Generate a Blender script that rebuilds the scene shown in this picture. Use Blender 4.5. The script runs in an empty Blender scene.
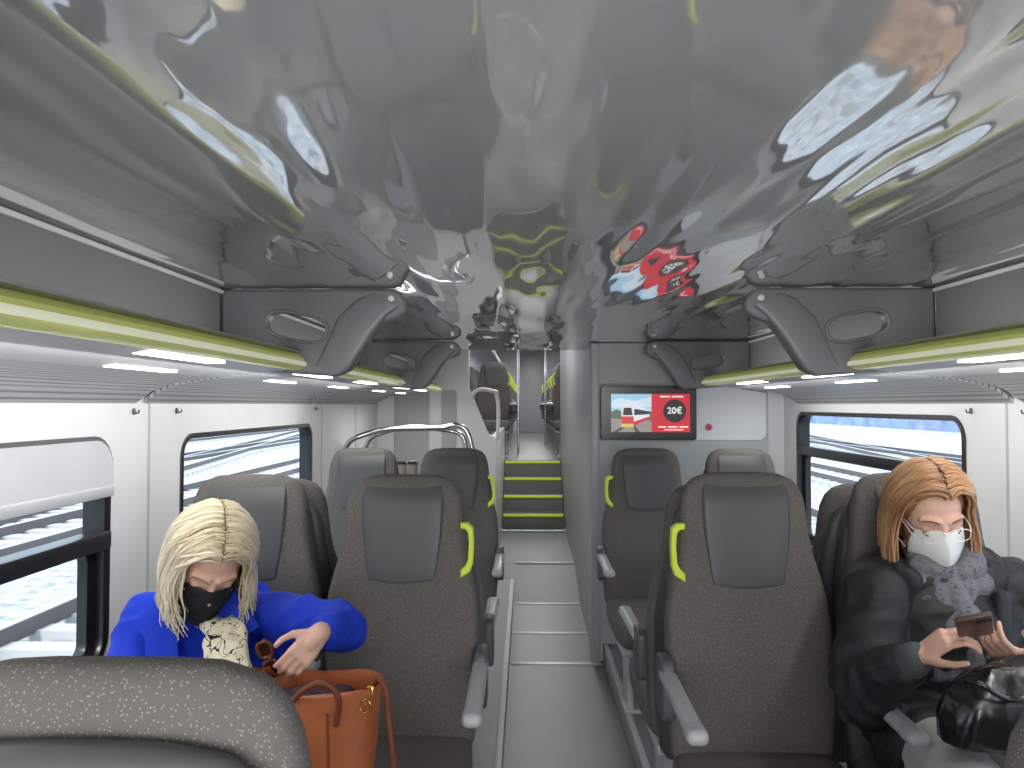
import bpy, bmesh, math, random
from mathutils import Vector, Matrix, noise, Euler
random.seed(7)
V=Vector
SC=bpy.context.scene
COL=SC.collection
CZ=1.48
def P(px,py,d): return V(((px-526)*d/770, d, CZ+(405-py)*d/770))

# ---------------------------------------------------------------- materials
def newmat(name):
    m=bpy.data.materials.new(name); m.use_nodes=True
    nt=m.node_tree; b=nt.nodes['Principled BSDF']
    return m,nt,b
def lin(c):
    return tuple(((x/255)/12.92 if x/255<=0.04045 else ((x/255+0.055)/1.055)**2.4) for x in c)+(1,)
def mat(name,rgb,rough=.5,metal=0,bump=0,bscale=80,var=0,vscale=5,emis=0,coat=0,spec=.5,sheen=0,stretch=None,bdist=.01):
    m,nt,b=newmat(name); c=lin(rgb)
    b.inputs['Base Color'].default_value=c
    b.inputs['Roughness'].default_value=rough; b.inputs['Metallic'].default_value=metal
    b.inputs['Coat Weight'].default_value=coat
    b.inputs['Specular IOR Level'].default_value=spec
    b.inputs['Sheen Weight'].default_value=sheen
    if emis:
        b.inputs['Emission Color'].default_value=c; b.inputs['Emission Strength'].default_value=emis
    tc=nt.nodes.new('ShaderNodeTexCoord'); mp=nt.nodes.new('ShaderNodeMapping')
    nt.links.new(tc.outputs['Object'],mp.inputs[0])
    if stretch: mp.inputs['Scale'].default_value=stretch
    n=nt.nodes.new('ShaderNodeTexNoise'); n.inputs['Scale'].default_value=vscale; n.inputs['Detail'].default_value=3
    nt.links.new(mp.outputs[0],n.inputs['Vector'])
    r=nt.nodes.new('ShaderNodeValToRGB')
    v=max(var,.03)
    r.color_ramp.elements[0].position=.3; r.color_ramp.elements[1].position=.7
    r.color_ramp.elements[0].color=(c[0]*(1-v),c[1]*(1-v),c[2]*(1-v),1)
    r.color_ramp.elements[1].color=(min(1,c[0]*(1+v)),min(1,c[1]*(1+v)),min(1,c[2]*(1+v)),1)
    nt.links.new(n.outputs[0],r.inputs[0]); nt.links.new(r.outputs[0],b.inputs['Base Color'])
    if bump:
        n2=nt.nodes.new('ShaderNodeTexNoise'); n2.inputs['Scale'].default_value=bscale; n2.inputs['Detail'].default_value=2
        nt.links.new(mp.outputs[0],n2.inputs['Vector'])
        bp=nt.nodes.new('ShaderNodeBump'); bp.inputs['Strength'].default_value=bump; bp.inputs['Distance'].default_value=bdist
        nt.links.new(n2.outputs[0],bp.inputs['Height']); nt.links.new(bp.outputs[0],b.inputs['Normal'])
    return m
def dotmat(name,base,dot,scale=55,thr=.2,rough=.85,blob=False):
    m,nt,b=newmat(name)
    tc=nt.nodes.new('ShaderNodeTexCoord')
    v=nt.nodes.new('ShaderNodeTexVoronoi'); v.inputs['Scale'].default_value=scale
    nt.links.new(tc.outputs['Object'],v.inputs['Vector'])
    r=nt.nodes.new('ShaderNodeValToRGB')
    r.color_ramp.elements[0].color=lin(dot); r.color_ramp.elements[1].color=lin(base)
    r.color_ramp.elements[0].position=thr; r.color_ramp.elements[1].position=thr+.08
    nt.links.new(v.outputs['Distance'],r.inputs[0])
    n=nt.nodes.new('ShaderNodeTexNoise'); n.inputs['Scale'].default_value=250
    nt.links.new(tc.outputs['Object'],n.inputs['Vector'])
    bp=nt.nodes.new('ShaderNodeBump'); bp.inputs['Strength'].default_value=.25; bp.inputs['Distance'].default_value=.003
    nt.links.new(n.outputs[0],bp.inputs['Height']); nt.links.new(bp.outputs[0],b.inputs['Normal'])
    nt.links.new(r.outputs[0],b.inputs['Base Color']); b.inputs['Roughness'].default_value=rough
    return m
def patmat(name,base,ink,scale=22,lo=.56,hi=.61):
    m,nt,b=newmat(name)
    tc=nt.nodes.new('ShaderNodeTexCoord')
    v=nt.nodes.new('ShaderNodeTexNoise'); v.inputs['Scale'].default_value=scale; v.inputs['Detail'].default_value=1; v.inputs['Distortion'].default_value=1.5
    nt.links.new(tc.outputs['Object'],v.inputs['Vector'])
    r=nt.nodes.new('ShaderNodeValToRGB'); r.color_ramp.interpolation='CONSTANT'
    r.color_ramp.elements[0].color=lin(base); r.color_ramp.elements[0].position=0
    e=r.color_ramp.elements.new(lo); e.color=lin(ink)
    r.color_ramp.elements[-1].color=lin(base); r.color_ramp.elements[-1].position=hi
    nt.links.new(v.outputs[0],r.inputs[0]); nt.links.new(r.outputs[0],b.inputs['Base Color']); b.inputs['Roughness'].default_value=.85
    return m

M_fab=dotmat('seat_fabric',(97,93,90),(136,131,126),scale=250,thr=.21)
M_pad=mat('seat_leather',(84,85,85),.5,bump=.15,bscale=400,bdist=.002)
M_shell=mat('grey_shell',(74,76,76),.4)
M_plast=mat('pale_grey_plastic',(176,178,180),.4)
M_dplast=mat('dark_plastic',(86,88,90),.45)
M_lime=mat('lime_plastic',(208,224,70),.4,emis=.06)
M_wall=mat('wall_laminate',(220,220,220),.45,bump=.15,bscale=300,bdist=.001)
M_floor=mat('floor_vinyl',(114,116,114),.42,var=.08,vscale=120)
M_pod=mat('podium_vinyl',(126,128,127),.5,var=.08,vscale=120)
M_alu=mat('brushed_aluminium',(205,207,208),.4,metal=.3)
M_edge=mat('podium_edge_plastic',(190,192,192),.5)
M_chrome=mat('polished_steel',(205,205,207),.18,metal=1)
M_black=mat('black_rubber',(22,22,25),.35)
M_gpanel=mat('grey_panel',(148,150,149),.4)
M_rackback=mat('rack_back_grey',(128,131,130),.5)
M_dgrey=mat('rack_grey',(112,115,116),.42)
M_light=mat('led_diffuser',(255,252,240),.3,emis=5)
M_limegl=mat('glowing_lime_glass',(202,207,120),.18,emis=.15)  # slight glow painted into the translucent edge, not a lamp
M_cream=mat('lime_edge_highlight',(238,240,210),.2,emis=.3)  # cream glow painted as the bright highlight on the lime edge
M_white=mat('white_panel',(226,227,228),.3)
M_blind=mat('roller_blind',(190,193,194),.7)
M_cover=mat('rack_cover_grey',(150,152,150),.4)

def covemat():
    m,nt,b=newmat('slotted_cove')
    tc=nt.nodes.new('ShaderNodeTexCoord'); w=nt.nodes.new('ShaderNodeTexWave'); w.wave_type='BANDS'; w.bands_direction='X'
    w.inputs['Scale'].default_value=16
    nt.links.new(tc.outputs['Object'],w.inputs['Vector'])
    r=nt.nodes.new('ShaderNodeValToRGB'); r.color_ramp.elements[0].color=lin((110,112,114)); r.color_ramp.elements[1].color=lin((172,174,174))
    r.color_ramp.elements[0].position=.1; r.color_ramp.elements[1].position=.4
    nt.links.new(w.outputs[0],r.inputs[0]); nt.links.new(r.outputs[0],b.inputs['Base Color']); b.inputs['Roughness'].default_value=.4
    return m
M_cove=covemat()
def ceilmat():
    m,nt,b=newmat('glossy_ceiling')
    b.inputs['Base Color'].default_value=lin((190,190,190)); b.inputs['Metallic'].default_value=.15
    b.inputs['Roughness'].default_value=.06; b.inputs['Coat Weight'].default_value=1; b.inputs['Coat Roughness'].default_value=.02; b.inputs['Coat IOR'].default_value=2.1
    tc=nt.nodes.new('ShaderNodeTexCoord'); mp=nt.nodes.new('ShaderNodeMapping'); mp.inputs['Scale'].default_value=(5.5,.85,1)
    n=nt.nodes.new('ShaderNodeTexNoise'); n.inputs['Scale'].default_value=2.0; n.inputs['Detail'].default_value=.8
    nt.links.new(tc.outputs['Object'],mp.inputs[0]); nt.links.new(mp.outputs[0],n.inputs['Vector'])
    bp=nt.nodes.new('ShaderNodeBump'); bp.inputs['Strength'].default_value=.5; bp.inputs['Distance'].default_value=.024
    nt.links.new(n.outputs[0],bp.inputs['Height']); nt.links.new(bp.outputs[0],b.inputs['Normal']); nt.links.new(bp.outputs[0],b.inputs['Coat Normal'])
    return m
M_ceil=ceilmat()
def glassmat():
    m=bpy.data.materials.new('window_glass'); m.use_nodes=True; nt=m.node_tree
    nt.nodes.clear()
    o=nt.nodes.new('ShaderNodeOutputMaterial'); mx=nt.nodes.new('ShaderNodeMixShader')
    t=nt.nodes.new('ShaderNodeBsdfTransparent'); t.inputs[0].default_value=(.93,.97,1,1)
    g=nt.nodes.new('ShaderNodeBsdfGlossy'); g.inputs['Roughness'].default_value=.02
    mx.inputs[0].default_value=.05
    nt.links.new(t.outputs[0],mx.inputs[1]); nt.links.new(g.outputs[0],mx.inputs[2]); nt.links.new(mx.outputs[0],o.inputs[0])
    return m
M_glass=glassmat()
M_gravel=mat('ballast',(172,174,178),.95,bump=.6,bscale=9,var=.45,vscale=5,bdist=.06)
M_rail=mat('rail_steel',(92,86,86),.5,metal=.1)
M_railtop=mat('rail_top_steel',(228,232,240),.3,metal=.2)
M_sleeper=mat('sleeper_concrete',(184,182,180),.9)

# ---------------------------------------------------------------- mesh helpers
def finish(me,m,smooth=True,ang=40):
    me.materials.clear()
    if m: me.materials.append(m)
    if smooth:
        for p in me.polygons: p.use_smooth=True
        try: me.set_sharp_from_angle(angle=math.radians(ang))
        except Exception: pass
    return me
def eval_mesh(ob,name):
    COL.objects.link(ob); dg=bpy.context.evaluated_depsgraph_get(); dg.update()
    me=bpy.data.meshes.new_from_object(ob.evaluated_get(dg)); me.name=name
    bpy.data.objects.remove(ob,do_unlink=True)
    return me
def pydata(name,vs,fs,m=None,smooth=True):
    me=bpy.data.meshes.new(name); me.from_pydata([tuple(v) for v in vs],[],fs); me.validate(); me.update()
    bm=bmesh.new(); bm.from_mesh(me); bmesh.ops.recalc_face_normals(bm,faces=bm.faces); bm.to_mesh(me); bm.free()
    return finish(me,m,smooth)
def rbox(c,s,bev=.01,seg=3,m=None,rot=None):
    bm=bmesh.new(); bmesh.ops.create_cube(bm,size=1)
    for v in bm.verts: v.co=V((v.co.x*s[0],v.co.y*s[1],v.co.z*s[2]))
    if bev>0: bmesh.ops.bevel(bm,geom=bm.edges[:],offset=min(bev,min(s)*.49),segments=seg,profile=.5,affect='EDGES')
    M=Matrix.Translation(V(c))
    if rot: M=M@Euler(rot).to_matrix().to_4x4()
    bm.transform(M)
    me=bpy.data.meshes.new('box'); bm.to_mesh(me); bm.free()
    return finish(me,m)
def boxr(a,b,m=None,bev=.004,seg=2):
    a=V(a);b=V(b); return rbox((a+b)/2,[abs(x) for x in (b-a)],bev,seg,m)
def merge(ms,m=None,keep=False):
    bm=bmesh.new()
    for x in ms: bm.from_mesh(x)
    me=bpy.data.meshes.new('merged'); bm.to_mesh(me); bm.free()
    return finish(me,m)
def rrect(x0,y0,x1,y1,r,n=6):
    pts=[]
    for cx,cy,a in ((x1-r,y1-r,0),(x0+r,y1-r,90),(x0+r,y0+r,180),(x1-r,y0+r,270)):
        for i in range(n+1):
            t=math.radians(a+90*i/n); pts.append((cx+r*math.cos(t),cy+r*math.sin(t)))
    return pts
def ellipse(cx,cy,rx,ry,n=24,rot=0,p=1):
    o=[]
    for i in range(n):
        t=2*math.pi*i/n; x=rx*math.copysign(abs(math.cos(t))**p,math.cos(t)); y=ry*math.copysign(abs(math.sin(t))**p,math.sin(t))
        o.append((cx+x*math.cos(rot)-y*math.sin(rot),cy+x*math.sin(rot)+y*math.cos(rot)))
    return o
def plate(loops,plane,pos,thick,bevel=0,m=None):
    cu=bpy.data.curves.new('pl','CURVE'); cu.dimensions='2D'; cu.fill_mode='BOTH'
    cu.extrude=max(thick/2-bevel,.0002); cu.bevel_depth=bevel; cu.bevel_resolution=2; cu.offset=-bevel
    for lp in loops:
        s=cu.splines.new('POLY'); s.points.add(len(lp)-1)
        for p,q in zip(s.points,lp): p.co=(q[0],q[1],0,1)
        s.use_cyclic_u=True
    ob=bpy.data.objects.new('pl',cu); me=eval_mesh(ob,'plate')
    if plane=='xz': M=Matrix(((1,0,0,0),(0,0,-1,pos),(0,1,0,0),(0,0,0,1)))
    elif plane=='yz': M=Matrix(((0,0,1,pos),(1,0,0,0),(0,1,0,0),(0,0,0,1)))
    else: M=Matrix.Translation((0,0,pos))
    me.transform(M)
    return finish(me,m)
def tube(pts,r,m=None,smooth=True,cyc=False,res=8):
    cu=bpy.data.curves.new('tb','CURVE'); cu.dimensions='3D'; cu.bevel_depth=r; cu.bevel_resolution=4; cu.use_fill_caps=True; cu.resolution_u=res
    if smooth:
        s=cu.splines.new('BEZIER'); s.bezier_points.add(len(pts)-1)
        for p,q in zip(s.bezier_points,pts): p.co=q; p.handle_left_type='AUTO'; p.handle_right_type='AUTO'
    else:
        s=cu.splines.new('POLY'); s.points.add(len(pts)-1)
        for p,q in zip(s.points,pts): p.co=(*q,1)
    s.use_cyclic_u=cyc
    me=eval_mesh(bpy.data.objects.new('tb',cu),'tube'); return finish(me,m)
def loft(rings,m=None,cap=True):
    n=len(rings[0]); vs=[v for r in rings for v in r]; fs=[]
    for i in range(len(rings)-1):
        for j in range(n):
            k=(j+1)%n; fs.append((i*n+j,i*n+k,(i+1)*n+k,(i+1)*n+j))
    if cap:
        fs.append(tuple(range(n))); fs.append(tuple(reversed(range((len(rings)-1)*n,len(rings)*n))))
    return pydata('loft',vs,fs,m)
def prism_y(pts,y0,y1,m=None):
    n=len(pts); vs=[(p[0],y0,p[1]) for p in pts]+[(p[0],y1,p[1]) for p in pts]
    fs=[(i,(i+1)%n,n+(i+1)%n,n+i) for i in range(n)]+[tuple(range(n)),tuple(reversed(range(n,2*n)))]
    return pydata('prism',vs,fs,m)
def ribbon(line,t,y0,y1,m=None):
    up=[(p[0],p[1]+t) for p in reversed(line)]
    return prism_y(list(line)+up,y0,y1,m)
def disp(me,amp,freq,seed=0,amp2=0,f2=20):
    ns=[v.normal.copy() for v in me.vertices]
    for v,n in zip(me.vertices,ns):
        q=v.co*freq+V((seed,seed*2,0)); d=noise.noise(q)*amp
        if amp2: d+=noise.noise(v.co*f2+V((seed,0,seed)))*amp2
        v.co+=n*d
    me.update(); return me
def folds(me,amp,freq,axis,seed=0):
    ax=V(axis).normalized(); ns=[v.normal.copy() for v in me.vertices]
    for v,n in zip(me.vertices,ns):
        q=v.co-ax*v.co.dot(ax)*.75
        d=noise.noise(q*freq+V((seed,seed,seed))); v.co+=n*(amp*(1-2.2*abs(d))-amp*.35)
    me.update(); return me

def blob(spec,voxel,m=None,smooth=2,fac=.5):
    bm=bmesh.new()
    def sph(c,r,rot=None):
        rr=r if isinstance(r,(tuple,list)) else (r,r,r)
        M=Matrix.Translation(c)
        if rot is not None: M=M@rot.to_4x4()
        M=M@Matrix.Diagonal((*rr,1))
        bmesh.ops.create_icosphere(bm,subdivisions=3 if max(rr)>.03 else 2,radius=1,matrix=M)
    for s in spec:
        if s[0]=='s': sph(V(s[1]),s[2],s[3] if len(s)>3 else None)
        else:
            a=V(s[1]);b=V(s[2]);ra,rb=s[3],s[4]; pf=s[5] if len(s)>5 else 0
            L=(b-a).length; n=max(2,int(L/(min(ra,rb)*.28))+1)
            for i in range(n+1):
                t=i/n; r=ra+(rb-ra)*t
                if pf: r*=1+pf*(abs(math.sin(math.pi*t*L/.075))-.6)
                sph(a.lerp(b,t),r)
    me=bpy.data.meshes.new('b'); bm.to_mesh(me); bm.free()
    ob=bpy.data.objects.new('b',me)
    md=ob.modifiers.new('r','REMESH'); md.mode='VOXEL'; md.voxel_size=voxel; md.use_smooth_shade=True
    if smooth:
        sm=ob.modifiers.new('s','SMOOTH'); sm.factor=fac; sm.iterations=smooth
    out=eval_mesh(ob,'blob'); bpy.data.meshes.remove(me)
    out.materials.clear()
    if m: out.materials.append(m)
    for p in out.polygons: p.use_smooth=True
    return out

# ---------------------------------------------------------------- object helpers
def wloc(o):
    l=V((0,0,0))
    while o: l+=o.location; o=o.parent
    return l
def thing(name,loc,label,cat,group=None,mesh=None):
    o=bpy.data.objects.new(name,mesh); o.location=loc; COL.objects.link(o)
    if mesh: mesh.transform(Matrix.Translation(-V(loc))); mesh.name=name
    o['label']=label; o['category']=cat
    if group: o['group']=group
    return o
def part(par,name,mesh,world=True,label=None):
    o=bpy.data.objects.new(name,mesh); mesh.name=name
    if world: mesh.transform(Matrix.Translation(-wloc(par)))
    COL.objects.link(o); o.parent=par
    if label: o['label']=label
    return o
def struct(name,mesh,label=None):
    o=bpy.data.objects.new(name,mesh); mesh.name=name; COL.objects.link(o); o['kind']='structure'
    o['label']=label or name.replace('_',' '); o['category']=name.split('_')[0]
    return o

C=.15; WL=-1.2; WR=1.5; CEIL=1.84
# ================================================================ SHELL
prof=[(-2.6,0),(5.78,0),(6.38,.18),(8.0,.18),(8.0,-.05),(-2.6,-.05)]
vs=[(-1.3,y,z) for y,z in prof]+[(1.6,y,z) for y,z in prof]; n=6
fs=[(i,(i+1)%n,n+(i+1)%n,n+i) for i in range(n)]+[tuple(range(n)),tuple(range(n,2*n))]
struct('floor',pydata('floor',vs,fs,M_floor,False),'grey speckled vinyl aisle floor')
ZU=.84
for nm,x0,x1,y1 in (('a',WL+.002,-.10,6.18),('b',.45,WR-.002,4.49)):
    t=thing('seat_podium',((x0+x1)/2,2,0),'raised grey vinyl platform carrying the seats, pale edged','platform')
    part(t,'platform_deck',boxr((x0,-2.6,.002),(x1,y1,.10),M_pod))
    xe=x1 if nm=='a' else x0; sg=-1 if nm=='a' else 1
    part(t,'edge_profile',boxr((xe+sg*.022,-2.6,.098),(xe-sg*.004,y1-.002,.104),M_edge,.001),label='pale flat edge profile')
    part(t,'kick_strip',boxr((xe,-2.6,.004),(xe-sg*.006,y1-.002,.098),M_gpanel,.001),label='grey kick strip')
i=1
for y,z in ((4.45,.0),(5.04,.0),(5.78,.0),(6.38,.18)):
    struct('trim_%d'%i,boxr((-.088,y-.016,z-.002),(.44,y+.016,z+.006),M_alu),'aluminium floor strip'); i+=1
st=thing('staircase',(.09,8,.18),'short flight of grey steps with lime green nosings','stairs')
M_step=mat('step_vinyl',(108,109,109),.6)
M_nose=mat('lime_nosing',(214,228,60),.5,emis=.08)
for k in range(4):
    y=8.0+.25*k; z=.18+.165*(k+1)
    s=part(st,'step',boxr((-.245,y,.19),(.395,y+.25,z),M_step,.002))
    part(s,'nosing',boxr((-.235,y-.008,z-.022),(.385,y+.030,z+.003),M_nose,.002),label='lime green anti-slip nosing')
struct('floor_upper',boxr((-1.3,9.0,ZU-.1),(1.6,18,ZU),M_floor,0),'grey upper deck floor')
WIN=[(2.66,4.29),(.57,2.2),(-1.52,.11)]
ZB=.75
ZTS={'left':1.375,'right':1.44}
for side,x,y1 in (('left',WL-.03,9.0),('right',WR+.03,9.0)):
    loops=[[(-2.6,-.05),(y1,-.05),(y1,1.92),(-2.6,1.92)]]
    for a,b in WIN: loops.append(rrect(a,ZB,b,ZTS[side],.09))
    struct('wall_'+side,plate(loops,'yz',x,.06,0,M_wall),'white laminate side wall with window openings')
struct('wall_rear',boxr((-1.3,-2.7,-.05),(1.6,-2.6,1.92),M_wall,0),'rear end wall')
def window(idx,side,a,b,mull,blind):
    ZT=ZTS[side]
    sg=-1 if side=='left' else 1; x=WL if side=='left' else WR
    e=bpy.data.objects.new('window_%d'%idx,None); e.location=(x,(a+b)/2,ZB); COL.objects.link(e)
    e['kind']='structure'; e['label']='train side window with black rubber frame'; e['category']='window'
    part(e,'window_frame',plate([rrect(a-.004,ZB-.004,b+.004,ZT+.004,.09),rrect(a+.016,ZB+.016,b-.030,ZT-.016,.06)],'yz',x+sg*.026,.064,.002,M_black))
    part(e,'glass_pane',plate([rrect(a+.012,ZB+.012,b-.022,ZT-.010,.07)],'yz',x+sg*.045,.006,0,M_glass))
    if mull:
        part(e,'mullion',boxr((x+sg*.005-.012,a+.015,mull-.024),(x+sg*.005+.03,b-.025,mull+.024),M_black))
        part(e,'sash_frame',plate([rrect(a+.015,ZB+.015,b-.025,mull+.02,.04),rrect(a+.045,ZB+.04,b-.075,mull-.03,.03)],'yz',x+sg*.03,.03,.002,M_black))
    if blind:
        part(e,'blind_outline',plate([[(a-.012,blind-.012)]+[(b+.012,blind-.012)]+rrect(a-.012,blind,b+.012,ZT+.018,.095)[:14]],'yz',x-sg*.004,.006,.001,M_dplast),label='dark outline of the blind')
        part(e,'roller_blind',plate([[(a,blind)]+[(b,blind)]+rrect(a,blind,b,ZT+.006,.085)[:14]],'yz',x-sg*.009,.008,.001,M_blind),label='pale grey blind pulled down')
        part(e,'blind_rail',boxr((x-.016,a+.0,blind-.016),(x+.018,b-.0,blind+.016),M_alu))
window(1,'left',*WIN[0],None,None); window(2,'left',*WIN[1],1.10,1.235); window(3,'left',*WIN[2],None,None)
window(4,'right',*WIN[0],1.235,None); window(5,'right',*WIN[1],1.235,None); window(6,'right',*WIN[2],None,None)
i=5
for x in (WL+.001,WR-.001):
    for y in (2.43,.34,4.5,5.4):
        if x>0 and y>4.4: continue
        struct('trim_%d'%i,boxr((x-.003,y-.004,.1),(x+.003,y+.004,1.49),M_plast,0),'thin wall joint strip'); i+=1
xc0,xc1=C-1.12,C+1.12
struct('ceiling',boxr((xc0-.2,-2.6,CEIL),(xc1+.2,5.0,CEIL+.04),M_ceil,0),'glossy grey reflective ceiling panels')
struct('ceiling_centre',boxr((-.13,-2.6,CEIL-.0015),(.23,5.0,CEIL+.001),M_ceil,0),'glossy grey central ceiling strip')
struct('trim_40',boxr((-1.3,4.98,CEIL),(1.6,5.04,2.85),M_gpanel,0),'fascia above lower ceiling')
M_upc=mat('upper_ceiling_grey',(165,166,166),.3)
struct('ceiling_upper',boxr((-1.3,5.0,2.80),(1.6,18,2.86),M_upc,0),'grey upper deck ceiling')
for side,x in (('left_upper',WL-.03),('right_upper',WR+.03)):
    loops=[[(5.0,1.9),(9.0,1.9),(9.0,ZU-.1),(18,ZU-.1),(18,2.86),(5.0,2.86)]]
    for a in (9.6,11.7,13.8,15.9): loops.append(rrect(a,ZU+.75,a+1.6,ZU+1.4,.09))
    struct('wall_'+side,plate(loops,'yz',x,.06,0,M_wall),'white upper deck side wall')
struct('wall_front',boxr((-1.3,18,ZU-.1),(1.6,18.1,2.86),M_plast,0),'grey end wall of the upper deck')
struct('door_1',boxr((-.15,17.95,ZU),(.45,18.0,ZU+1.85),M_gpanel,.01),'grey end door')
for x in (-.80,1.05):
    t=thing('luggage_rack',(x,13.5,2.35),'pale overhead luggage rack on the upper deck','luggage rack','upper deck racks')
    part(t,'rack_shelf',boxr((x-.3,9.3,2.24),(x+.3,17.8,2.28),M_plast)); part(t,'rack_edge',boxr((x+(.3 if x<0 else -.33),9.3,2.23),(x+(.33 if x<0 else -.3),17.8,2.30),M_alu))
def rack(side,y0,y1):
    sg=-1 if side=='left' else 1
    X=lambda r: C+sg*r
    t=thing('luggage_rack',(X(1.0),(y0+y1)/2,1.6),'overhead luggage rack with lime glass edge and lit underside','luggage rack',group='overhead luggage racks')
    part(t,'rack_underside',ribbon([(X(.86),1.592),(X(.92),1.583),(X(1.10),1.565)],.012,y0,y1,M_plast))
    part(t,'cove_panel',ribbon([(X(1.10),1.565),(X(1.18),1.556),(X(1.25),1.542),(X(1.30),1.522),(X(1.348),1.485)],.014,y0,y1,M_cove),label='slotted grey cove panel')
    part(t,'rack_back',boxr((X(1.09),y0,1.57),(X(1.115),y1,CEIL-.001),M_rackback,0),label='grey back panel')
    part(t,'rack_edge',prism_y([(X(.825),1.600),(X(.83),1.622),(X(.85),1.636),(X(.885),1.640),(X(.885),1.628),(X(.86),1.600),(X(.862),1.586),(X(.84),1.588)],y0,y1,M_limegl),label='translucent lime glass edge')
    part(t,'reflection_cover',boxr((X(.836),y0+.001,1.641),(X(1.088),y1-.001,1.645),M_cover,0),label='grey cover added for the ceiling reflection')  # added cover so the ceiling reflects grey instead of lime
    part(t,'edge_highlight',prism_y([(X(.823),1.598),(X(.821),1.604),(X(.824),1.612),(X(.828),1.610),(X(.828),1.600)],y0,y1,M_cream),label='pale painted highlight along the edge')
    part(t,'back_trim',boxr((X(1.088),y0,CEIL-.018),(X(1.080),y1,CEIL-.008),M_white,0),label='thin white trim strip')
    n=int((y1-y0)/.64)
    for k in range(n):
        ys=y0+.14+k*(y1-y0-.1)/n
        part(t,'light_strip',rbox((X(.905),ys+.19,1.584),(.045,.36,.006),.002,2,M_light),label='white glowing strip')
        part(t,'light_strip',rbox((X(1.07),ys+.34,1.567),(.030,.30,.006),.002,2,M_light),label='white glowing strip')  # second row of glowing white strips, nearer the wall
for s in ('left','right'):
    for a,b in ((-2.59,-1.5),(-1.46,.42),(.46,2.345),(2.395,4.275)): rack(s,a,b)
rack('left',4.325,6.1)
def bracket(side,y):
    sg=-1 if side=='left' else 1
    X=lambda r: C+sg*r
    t=thing('rack_bracket',(X(.8),y,1.7),'grey moulded rack support bracket with oval opening','bracket',group='rack brackets')
    H=CZ
    out=[(1.088,H+.356),(.56,H+.356),(.535,H+.345),(.515,H+.315),(.52,H+.285),(.55,H+.265),(.60,H+.250),(.635,H+.215),(.665,H+.155),(.695,H+.105),(.74,H+.088),(.86,H+.096),(1.088,H+.11)]
    out=[(X(a),b) for a,b in out]
    hx,hz=X(.855),H+.240
    rot=-sg*-.20
    part(t,'bracket_panel',plate([out,ellipse(hx,hz,.092,.038,32,rot,.7)],'xz',y,.05,.010,M_dgrey))
    leg=[(.580,H+.322,.048,.030),(.62,H+.300,.056,.034),(.675,H+.240,.062,.036),(.710,H+.175,.056,.036),(.735,H+.130,.052,.034),(.765,H+.104,.036,.028)]
    rings=[]
    for k,(a,b,wd,dp) in enumerate(leg):
        r=[]
        for q in range(24):
            th=q*math.pi/12
            u=math.copysign(abs(math.cos(th))**.3,math.cos(th))*wd; vv=math.copysign(abs(math.sin(th))**.3,math.sin(th))*dp
            r.append(V((X(a+u*.85),y-.003+vv,b+u*.45)))
        rings.append(r)
    part(t,'bracket_arm',loft(rings,M_dgrey))
    part(t,'spot_lamp',merge([plate([ellipse(X(.562),H+.325,.011,.011)],'xz',y-.028,.016,.004)],M_alu),label='small round lamp housing')
    part(t,'opening_rim',plate([ellipse(hx,hz,.101,.047,32,rot,.7),ellipse(hx,hz,.090,.036,32,rot,.7)],'xz',y-.025,.010,.004,M_dgrey))
for s in ('left','right'):
    for y in (.44,2.37,4.30): bracket(s,y)
for x,y in ((WL,2.33),(WL,2.62),(WR,2.62),(WR,2.33),(WL,4.36)):
    sg=1 if x<0 else -1
    m=merge([rbox((x+sg*.004,y,1.46),(.008,.010,.020),.003,2),tube([(x+sg*.004,y,1.46),(x+sg*.016,y,1.455),(x+sg*.020,y,1.465)],.0025)],M_dplast)
    thing('coat_hook',(x,y,1.46),'small dark coat hook on the white wall','hook','coat hooks',m)

# ---- right bulkhead and partition
struct('wall_bulkhead',boxr((.40,4.5,0),(WR-.001,4.6,CEIL-.001),M_white,.003),'pale bulkhead behind the seats')
struct('wall_partition',boxr((.40,4.605,0),(.46,9.0,2.80),M_plast,.003),'light grey partition beside the steps')
struct('trim_41',plate([[(.41,1.60),(WR-.26,1.60),(WR-.26,1.57),(WR-.12,1.55),(WR-.1,CEIL-.002),(.41,CEIL-.002)]],'xz',4.47,.05,.003,M_gpanel),'grey valance panel over the screen')
struct('trim_42',plate([[(.41,.12),(1.40,.12),(1.40,1.60),(.41,1.60)]],'xz',4.488,.02,.002,mat('bulkhead_grey',(182,184,184),.4)),'light grey bulkhead panel')
struct('trim_43',plate([rrect(.40,1.275,1.385,1.595,.05)],'xz',4.472,.02,.004,M_white),'white rounded panel carrying the screen')
struct('trim_44',boxr((.375,4.44,.0),(.425,4.62,CEIL-.002),M_plast,.01),'pale partition end post')
bt=thing('emergency_button',(P(708,427,4.45)),'small round red button on the white panel','button')
cy=plate([ellipse(bt.location.x,bt.location.z,.016,.016)],'xz',4.455,.012,.003,mat('red_button',(205,30,35),.4)); part(bt,'button_cap',cy)
cy=plate([ellipse(bt.location.x,bt.location.z,.022,.022),ellipse(bt.location.x,bt.location.z,.016,.016)],'xz',4.458,.008,.001,M_plast); part(bt,'button_ring',cy)
def emat(n,c,s=.6): return mat(n,c,.3,emis=s)
tl=P(600,386,4.45); br=P(695,440,4.45)
x0,x1,z0,z1=tl.x,br.x,br.z,tl.z
tv=thing('wall_screen',((x0+x1)/2,4.45,z0),'black framed information screen showing a train and red advert','screen')
part(tv,'screen_housing',plate([rrect(x0,z0,x1,z1,.02)],'xz',4.445,.036,.004,mat('screen_bezel',(10,10,11),.25)))
Y=4.426
def sp(pts): return [(x0+(x1-x0)*u,z0+(z1-z0)*v) for u,v in pts]
def dsp(n,pts,off,c,s=.6,var=0): part(tv,n,plate([sp(pts)],'xz',Y-off,.0015,0,emat('scr_'+n,c,s)))
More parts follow.
